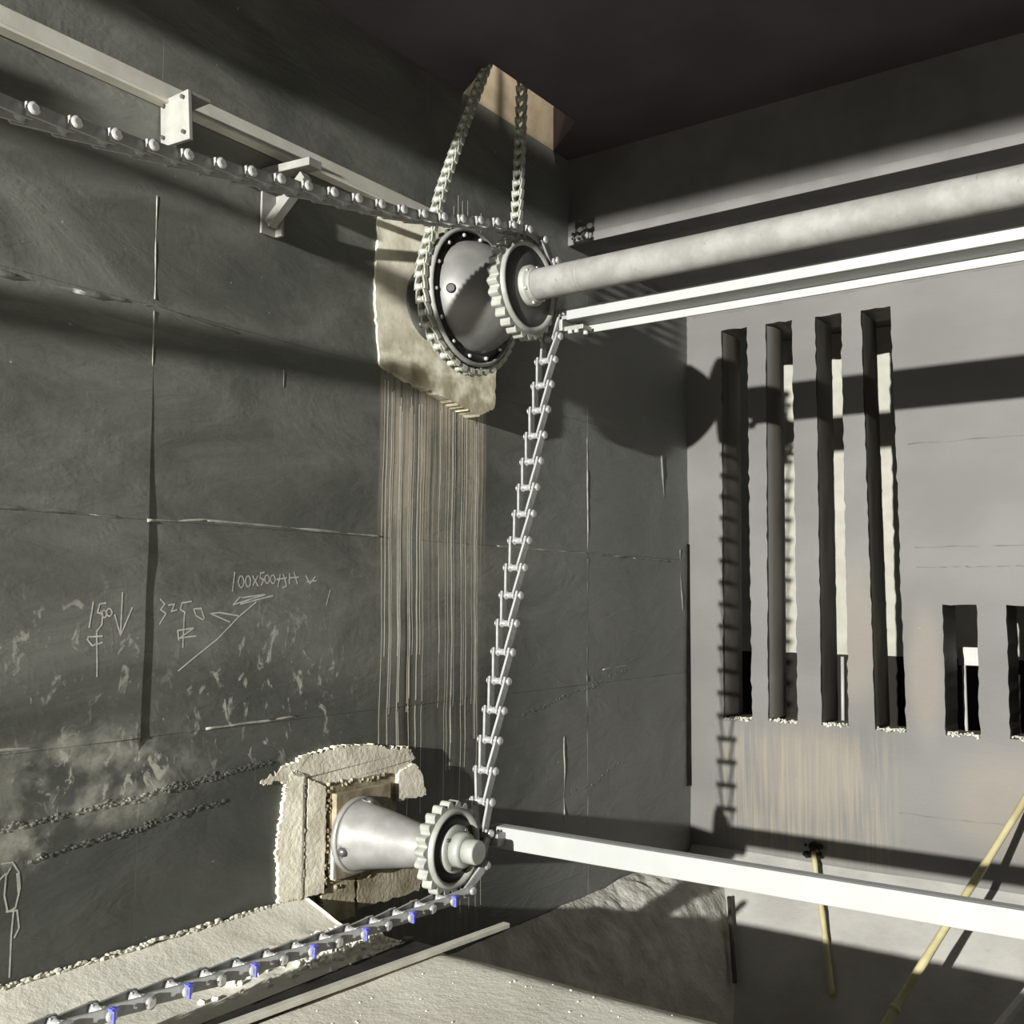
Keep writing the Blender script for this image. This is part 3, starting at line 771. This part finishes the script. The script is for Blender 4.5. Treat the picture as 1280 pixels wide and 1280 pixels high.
MB().lathe((0.655, UY, UZ), X, [(0.0, 0.215), (0.025, 0.215), (0.03, 0.12)], 48).build('sprocket_web', MT['dark_face'], hs)
MB().lathe((0.66, UY, UZ), X, [(0, 0.108), (0.05, 0.108), (0.058, 0.102), (0.058, 0.09), (0.075, 0.09), (0.078, 0.084)], 40).build('hub_flange', MT['rim'], hs)
for i in range(6):
    a = 2 * PI * (i + .35) / 6
    MB().cyl((0.715, UY + .097 * math.cos(a), UZ + .097 * math.sin(a)), (0.728, UY + .097 * math.cos(a), UZ + .097 * math.sin(a)), 0.009, 6).build('flange_bolt', MT['bolt'], hs)
MB().lathe((0.25, UY, UZ), X, [(0, 0.09), (0.35, 0.09)], 24).build('inner_shaft', MT['dark_face'], hs)
gear((UY, UZ), 38, 0.355, 0.385, 0.27, 0.30, rot=0.05).build('drive_sprocket', MT['dark_face'], hs, 0.003)
MB().lathe((0.30, UY, UZ), X, [(0, 0.375), (0.018, 0.378), (0.030, 0.372), (0.034, 0.36), (0.030, 0.357), (0.012, 0.355)], 64, cap0=False, cap1=False).build('drive_rim', MT['bracket'], hs)
MB().lathe((0.30, UY, UZ), X, [(0, 0.358), (0.016, 0.358), (0.02, 0.30)], 64).build('drive_disc', MT['black_face'], hs)
MB().lathe((0.318, UY, UZ), X, [(0, 0.305), (0.012, 0.304), (0.045, 0.297), (0.095, 0.276), (0.145, 0.243), (0.195, 0.20), (0.235, 0.158), (0.262, 0.125), (0.29, 0.115), (0.30, 0.115)], 64).build('cover_dome', MT['dome'], hs)
for i in range(14):
    a = 2 * PI * (i + .2) / 14
    MB().lathe((0.318, UY + .334 * math.cos(a), UZ + .334 * math.sin(a)), X, [(0, .0115), (0.012, .0115), (0.018, .006)], 8).build('cover_bolt', MT['bolt'], hs)
for i in range(3):
    a = 2 * PI * (i + .55) / 3
    c_ = Vector((0.385, UY + .283 * math.cos(a), UZ + .283 * math.sin(a)))
    MB().lathe(c_, (0.5, 0.8 * math.cos(a), 0.8 * math.sin(a)), [(-0.02, .026), (0.014, .026), (0.02, .02)], 12).build('grease_plug', MT['black_face'], hs)

# ---- bearing block behind the drive sprocket
bb_ = thing('wall_bearing', 'dark bearing housing on the bare patch behind the big sprocket', 'bearing', (0, UY, UZ))
MB().lathe((0.02, UY, UZ), X, [(0, 0.23), (0.03, 0.23), (0.04, 0.17), (0.14, 0.14), (0.21, 0.13)], 32).build('housing', MT['dark_face'], bb_)
for i in range(4):
    a = PI / 4 + i * PI / 2
    MB().cyl((0.05, UY + .20 * math.cos(a), UZ + .20 * math.sin(a)), (0.075, UY + .20 * math.cos(a), UZ + .20 * math.sin(a)), 0.016, 6).build('bolt', MT['dark_bolt'], bb_)

# ---- chain links
def link_mesh(name, p, w_in, w_out, r, bar, tall, mats):
    """one link: barrel at the origin, cranked side bars opening towards the next pin at +Y"""
    m = MB()
    m.lathe((-w_in, 0, 0), (1, 0, 0), [(0, r * 1.15), (w_in * .35, r * 1.15), (w_in * .5, r * .85), (w_in * 1.5, r * .85), (w_in * 1.65, r * 1.15), (w_in * 2, r * 1.15)], 10)
    for s in (-1, 1):
        xs_ = [w_in - bar * .6, w_in + (w_out - w_in) * .12 - bar * .6, w_out - (w_out - w_in) * .12 - bar * .6, w_out - bar * .6]
        yy = [-r * .8, p * 0.14, p * 0.86, p + r * .9]
        for k in range(3):
            xa, xb = xs_[k] * s, xs_[k + 1] * s
            h0 = tall * (1 if k < 2 else 1.0) / 2
            m.hexa([(xa - bar / 2, yy[k], -h0), (xa + bar / 2, yy[k], -h0), (xb + bar / 2, yy[k + 1], -h0), (xb - bar / 2, yy[k + 1], -h0),
                    (xa - bar / 2, yy[k], h0), (xa + bar / 2, yy[k], h0), (xb + bar / 2, yy[k + 1], h0), (xb - bar / 2, yy[k + 1], h0)])
    return m.mesh(name, mats)
def pin_mesh(name, p, half, r, head, mats, clip=False):
    m = MB()
    m.cyl((-half, p, 0), (half, p, 0), r, 8)
    m.lathe((half - .004, p, 0), (1, 0, 0), [(0, head * .8), (.002, head), (.007, head), (.009, head * .75), (.013, head * .6)], 12)
    m.lathe((-half + .004, p, 0), (-1, 0, 0), [(0, head), (.008, head * .8)], 10)
    if clip:
        m.box(half - .004, half + .016, p - .004, p + .004, -head * 1.0, head * 1.3, 1)
        m.box(half - .006, half + .018, p - .012, p + .012, head * .9, head * 1.25, 1)
    return m.mesh(name, mats)

def smooth(pts, n=8):
    out = []
    P = [pts[0]] + list(pts) + [pts[-1]]
    for i in range(1, len(P) - 2):
        for k in range(n):
            t_ = k / n
            q = []
            for a in range(2):
                p0, p1, p2, p3 = P[i - 1][a], P[i][a], P[i + 1][a], P[i + 2][a]
                q.append(0.5 * (2 * p1 + (p2 - p0) * t_ + (2 * p0 - 5 * p1 + 4 * p2 - p3) * t_ ** 2 + (3 * p1 - p0 - 3 * p2 + p3) * t_ ** 3))
            out.append(tuple(q))
    out.append(tuple(pts[-1]))
    return out
def arc(cy, cz, r, a0, a1, n=24):
    return [(cy + r * math.cos(math.radians(a0 + (a1 - a0) * i / n)), cz + r * math.sin(math.radians(a0 + (a1 - a0) * i / n))) for i in range(n + 1)]
def joints(path, p):
    out = [path[0]]; cur = Vector(path[0]); i = 1
    while i < len(path):
        nx = Vector(path[i])
        if (nx - cur).length >= p:
            a = Vector(path[i - 1])
            lo, hi = 0.0, 1.0
            for _ in range(30):
                mid = (lo + hi) / 2
                if (a.lerp(nx, mid) - cur).length < p: lo = mid
                else: hi = mid
            cur = a.lerp(nx, hi); out.append(tuple(cur))
            path = path[:i] + [tuple(cur)] + path[i:]
            i += 1
        else:
            i += 1
    return out
def lay_chain(root, x, J, lm, pins=None):
    loc = root.location
    for i in range(len(J) - 1):
        a, b = Vector((x, *J[i])), Vector((x, *J[i + 1]))
        yv = (b - a).normalized(); xv = Vector((1, 0, 0)); zv = xv.cross(yv)
        Mx = Matrix((xv, yv, zv)).transposed().to_4x4()
        Mx.translation = a - loc
        o = bpy.data.objects.new('chain_link', lm); COL.objects.link(o)
        o.parent = root; o.matrix_basis = Mx
        if pins:
            pm_ = pins[1] if (i % 2 and b.z < 0.24 and b.y < -3.7) else pins[0]
            q = bpy.data.objects.new('pin', pm_); COL.objects.link(q); q.parent = o
            if pm_ is pins[1]: q['label'] = 'pin with a blue clip'

PITCH = 0.144
XS = 0.66
LY, LZ = -3.84, 0.36
cc = thing('collector_chain', 'long grey link chain hanging from the upper sprocket and running over the floor', 'chain', (XS, LY, 0))
path = smooth([(-10.6, 3.30), (-9.6, 3.325), (-8.7, 3.315), (-8.05, 3.26), (-7.35, 3.13), (-6.75, 3.03), (-6.4, 2.995), (-6.09, 2.997), (-5.67, 3.033), (-5.24, 3.087), (-4.69, 3.163), (-4.12, 3.25), (-3.60, 3.375), (-3.34, 3.418)])
path += arc(UY, UZ, 0.288, 92, -8)
path += smooth([(-3.0, 2.98), (-3.069, 2.802), (-3.14, 2.517), (-3.206, 2.238), (-3.273, 1.962), (-3.347, 1.685), (-3.417, 1.405), (-3.481, 1.129), (-3.552, 0.848), (-3.612, 0.60)])
path += arc(LY, LZ, 0.215, 12, -88)
path += smooth([(-3.95, 0.147), (-4.4, 0.145), (-5.0, 0.162), (-5.77, 0.185), (-6.9, 0.19)])
lm = link_mesh('chain_link', PITCH, 0.030, 0.053, 0.020, 0.012, 0.042, MT['chain'])
pm = [pin_mesh('pin', PITCH, 0.062, 0.011, 0.021, [MT['pin'], MT['blue']]), pin_mesh('clip_pin', PITCH, 0.062, 0.011, 0.021, [MT['pin'], MT['blue']], True)]
lay_chain(cc, XS, joints(path, PITCH)[::-1], lm, pm)

# ---- drive chain through the opening
DX = 0.285
dc = thing('drive_chain', 'small steel chain wrapped round the big sprocket and rising through the ceiling opening', 'chain', (DX, UY, UZ))
path = smooth([(-2.93, 5.0), (-3.12, 4.54), (-3.33, 4.09), (-3.515, 3.673)], 8)
path += arc(UY, UZ, 0.405, 156, 360, 60)
path += smooth([(-2.855, 3.3), (-2.829, 3.68), (-2.80, 4.1), (-2.778, 4.54), (-2.76, 5.0)], 8)
lm2 = link_mesh('drive_link', 0.066, 0.024, 0.038, 0.019, 0.009, 0.026, MT['steel'])
lay_chain(dc, DX, joints(path, 0.066), lm2)

# ---- lower bearing on the wall
lb = thing('cone_bearing', 'grey cone shaped cast bearing arm bolted in the broken-out wall recess', 'bearing', (0.0, LY, LZ))
MB().hexa([(-0.01, -4.0, 0.13), (0.03, -4.0, 0.13), (0.03, -3.52, 0.13), (-0.01, -3.52, 0.13), (-0.01, -4.0, 0.60), (0.03, -4.0, 0.60), (0.03, -3.52, 0.60), (-0.01, -3.52, 0.60)]).build('backing_plate', MT['rust'], lb, 0.004)
MB().box(0.03, 0.062, -3.99, -3.60, 0.15, 0.56).build('mounting_plate', MT['rust'], lb, 0.004)
MB().lathe((0.062, LY, 0.345), X, [(0, 0.185), (0.022, 0.185), (0.028, 0.178)], 48).build('flange', MT['cone'], lb)
MB().lathe((0.088, LY, 0.345), X, [(0, 0.172), (0.012, 0.166), (0.06, 0.153), (0.30, 0.112), (0.50, 0.078), (0.518, 0.076)], 48).build('cone', MT['cone'], lb)
for a in (78, 198, 318):
    c_ = Vector((0.100, LY + .158 * math.cos(math.radians(a)), 0.345 + .160 * math.sin(math.radians(a))))
    o = MB().lathe(c_, X, [(0, .025), (0.012, .025), (0.030, .020), (0.038, .008)], 12).build('flange_bolt', MT['dark_bolt'], lb)
for a in (78, 198, 318):
    c_ = Vector((0.14, LY + .150 * math.cos(math.radians(a)), 0.345 + .150 * math.sin(math.radians(a))))
    d_ = Vector((0, math.cos(math.radians(a)), math.sin(math.radians(a)))); s_ = Vector((1, 0, 0)).cross(d_)
    m = MB(); p0 = Vector((0.09, c_.y, c_.z)) + d_ * .015
    m.tube([tuple(p0 - s_ * .035), tuple(Vector((0.18, c_.y, c_.z)) - d_ * .012), tuple(p0 + s_ * .035)], .006, 5)
    m.build('bolt_pocket', MT['cone'], lb)
MB().box(0.045, 0.062, -4.005, -3.992, 0.16, 0.36).build('shim_strip', MT['rail'], lb)

ls = thing('idler_sprocket', 'round toothed idler sprocket with stepped grey hub on the end of the cone bearing', 'sprocket', (XS, LY, LZ))
gear((LY, LZ), 22, 0.190, 0.213, 0.606, 0.662, rot=.1).build('toothed_rim', MT['rim'], ls, 0.005)
MB().lathe((0.662, LY, LZ), X, [(0, 0.180), (0.022, 0.176), (0.026, 0.166), (0.014, 0.154), (0.0, 0.150)], 48, cap0=False, cap1=False).build('rim_ring', MT['rim'], ls)
MB().lathe((0.645, LY, LZ), X, [(0, 0.155), (0.022, 0.155), (0.026, 0.10)], 48).build('sprocket_web', MT['black_face'], ls)
MB().lathe((0.655, LY, LZ), X, [(0, 0.108), (0.030, 0.108), (0.038, 0.100), (0.040, 0.082)], 40).build('hub_flange', MT['hubcap'], ls)
MB().lathe((0.69, LY, LZ), X, [(0, 0.080), (0.045, 0.078), (0.055, 0.070), (0.056, 0.058)], 40).build('hub', MT['hubcap'], ls)
MB().lathe((0.74, LY, LZ), X, [(0, 0.056), (0.065, 0.055), (0.072, 0.050)], 32).build('end_cap', MT['hubcap'], ls)
for i in range(4):
    a = 2 * PI * (i + .62) / 4
    MB().cyl((0.692, LY + .094 * math.cos(a), LZ + .094 * math.sin(a)), (0.70, LY + .094 * math.cos(a), LZ + .094 * math.sin(a)), 0.009, 8).build('hub_bolt', MT['dark_bolt'], ls)

# ---- flights
uf = thing('scraper_flight', 'white channel shaped scraper flight hanging just under the pipe shaft', 'flight', (0.75, -3.0, 3.0), 'white scraper flights')
MB().box(0.76, 6.5, -3.03, -3.012, 2.998, 3.058).build('lip', MT['white'], uf, 0.003)
MB().box(0.76, 6.5, -3.012, -2.86, 2.998, 3.010).build('web', MT['white'], uf, 0.003)
MB().box(0.80, 6.5, -2.872, -2.856, 2.955, 3.000).build('lip', MT['white'], uf, 0.003)
MB().box(0.70, 0.80, -3.01, -2.90, 3.010, 3.03).box(0.72, 0.84, -2.99, -2.90, 2.95, 2.975).box(0.70, 0.72, -3.01, -2.90, 2.95, 3.03).build('chain_attachment', MT['cone'], uf, 0.003)
for xx, yy in ((0.76, -2.99), (0.80, -2.99), (0.82, -2.93)):
    MB().cyl((xx, yy, 2.93), (xx, yy, 2.955), 0.014, 6).build('bolt', MT['bolt'], uf)
lf = thing('scraper_flight', 'white scraper flight crossing low in front of the end wall, beside the idler sprocket', 'flight', (0.75, -3.53, 0.31), 'white scraper flights')
MB().box(0.64, 6.5, -3.535, -3.515, 0.308, 0.410).build('web', MT['white'], lf, 0.004)
MB().box(0.64, 6.5, -3.515, -3.46, 0.398, 0.410).build('lip', MT['white'], lf, 0.003)
MB().box(0.64, 6.5, -3.515, -3.46, 0.308, 0.320).build('lip', MT['white'], lf, 0.003)
MB().box(0.60, 0.74, -3.60, -3.536, 0.33, 0.39).build('chain_attachment', MT['cone'], lf, 0.004)

# ---- studded block under the walkway edge
pb = thing('stud_block', 'small grey block with studs on the end of the walkway slab edge', 'block', (0.1, -1.83, 3.93))
MB().box(0.05, 0.17, -1.84, -1.811, 3.905, 3.965).build('block', MT['bracket'], pb, 0.003)
for xx in (0.07, 0.105, 0.145):
    MB().cyl((xx, -1.87, 3.92), (xx, -1.84, 3.92), 0.011, 8).build('stud', MT['dark_bolt'], pb)
    MB().cyl((xx, -1.87, 3.95), (xx, -1.84, 3.95), 0.011, 8).build('stud', MT['dark_bolt'], pb)

# ---- batten, and a dark strip painting in the shadow beside it
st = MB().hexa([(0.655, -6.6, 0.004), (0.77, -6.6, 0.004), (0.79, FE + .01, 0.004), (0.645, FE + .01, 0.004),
                (0.655, -6.6, 0.016), (0.77, -6.6, 0.016), (0.79, FE + .01, 0.016), (0.645, FE + .01, 0.016)]).build('shadow_strip', MT['shade_dirt_seam'])
tag(st, 'dark flat strip standing in for the shadow beside the batten', 'strip')
m = MB(); A, B = Vector((0.69, -6.4, 0.035)), Vector((0.868, -3.70, 0.022))
for i in range(12):
    pass
m.beam(A, B, 0.038, 0.022)
bt = m.build('floor_batten', MT['batten'], None, 0.003)
tag(bt, 'long pale wooden batten on the floor with its end over the pit', 'batten')

# ---- bamboo poles and sticks in the hopper
def pole(a, b, r0, r1, seed):
    a, b = Vector(a), Vector(b); n = 22; pts, rad = [], []
    for i in range(n + 1):
        f = i / n; p = a.lerp(b, f)
        p += Vector((nz(f * 3, seed), nz(f * 3, seed + 5), 0)) * 0.008
        pts.append(tuple(p)); rad.append((r0 + (r1 - r0) * f) * (1.13 if i % 4 == 0 else 1.0))
    return pts, rad
p1 = thing('bamboo_pole', 'long yellow bamboo pole leaning against the end wall on the right', 'pole', (1.35, -2.5, -1.9), 'bamboo poles in the hopper')
pts, rad = pole((1.40, -2.48, -1.90), (2.565, -0.025, 0.48), 0.026, 0.021, 1)
MB().tube(pts, rad, 10).build('cane', MT['wood'], p1)
m = MB()
for f in (6, 10, 14):
    a = Vector(pts[f]); d_ = (Vector(pts[f + 1]) - a).normalized()
    m.lathe(a - d_ * .012, d_, [(0, .030), (.012, .034), (.024, .030)], 10)
m.build('node_ring', MT['wood'], p1)
p2 = thing('bamboo_pole', 'short brown stick leaning on the hopper slope below the slots', 'pole', (1.3, -.72, -1.0), 'bamboo poles in the hopper')
pts, rad = pole((1.345, -0.72, -1.06), (1.0, -0.06, -0.32), 0.021, 0.018, 2)
MB().tube(pts, rad, 8).build('cane', MT['wood'], p2)
m = MB()
for i in range(16):
    m.lump((0.985 + rg.uniform(-.07, .07), -0.045 + rg.uniform(-.02, .02), -0.30 + rg.uniform(-.05, .03)), rg.uniform(.012, .03), i)
tag(m.build('dirt_clod', MT['shade_dirt_seam'], p2), 'dark clod of dirt on its top end', kind='stuff')
p3 = thing('white_bar', 'pale square bar standing in the pit at the bottom right corner', 'bar', (2.3, -1.75, -1.4))
MB().beam((2.33, -1.66, -0.98), (2.70, -0.70, -0.52), 0.04, 0.04).build('bar', MT['paint'], p3, 0.003)
MB().box(2.28, 2.37, -1.70, -1.62, -1.93, -0.97).build('foot', MT['post'], p3, 0.003)
p4 = thing('steel_post', 'dark thin post standing in the corner of the hopper', 'post', (0.45, -0.35, -1.0))
MB().cyl((0.70, -0.80, -1.09), (0.47, -0.36, -0.66), 0.016, 10).build('post', MT['post'], p4)
p5 = MB().box(0.60, 0.64, FE + .0, FE + .04, -0.6, 0.02).build('edge_post', MT['post'])
tag(p5, 'dark upright angle at the floor edge under the chain', 'post')
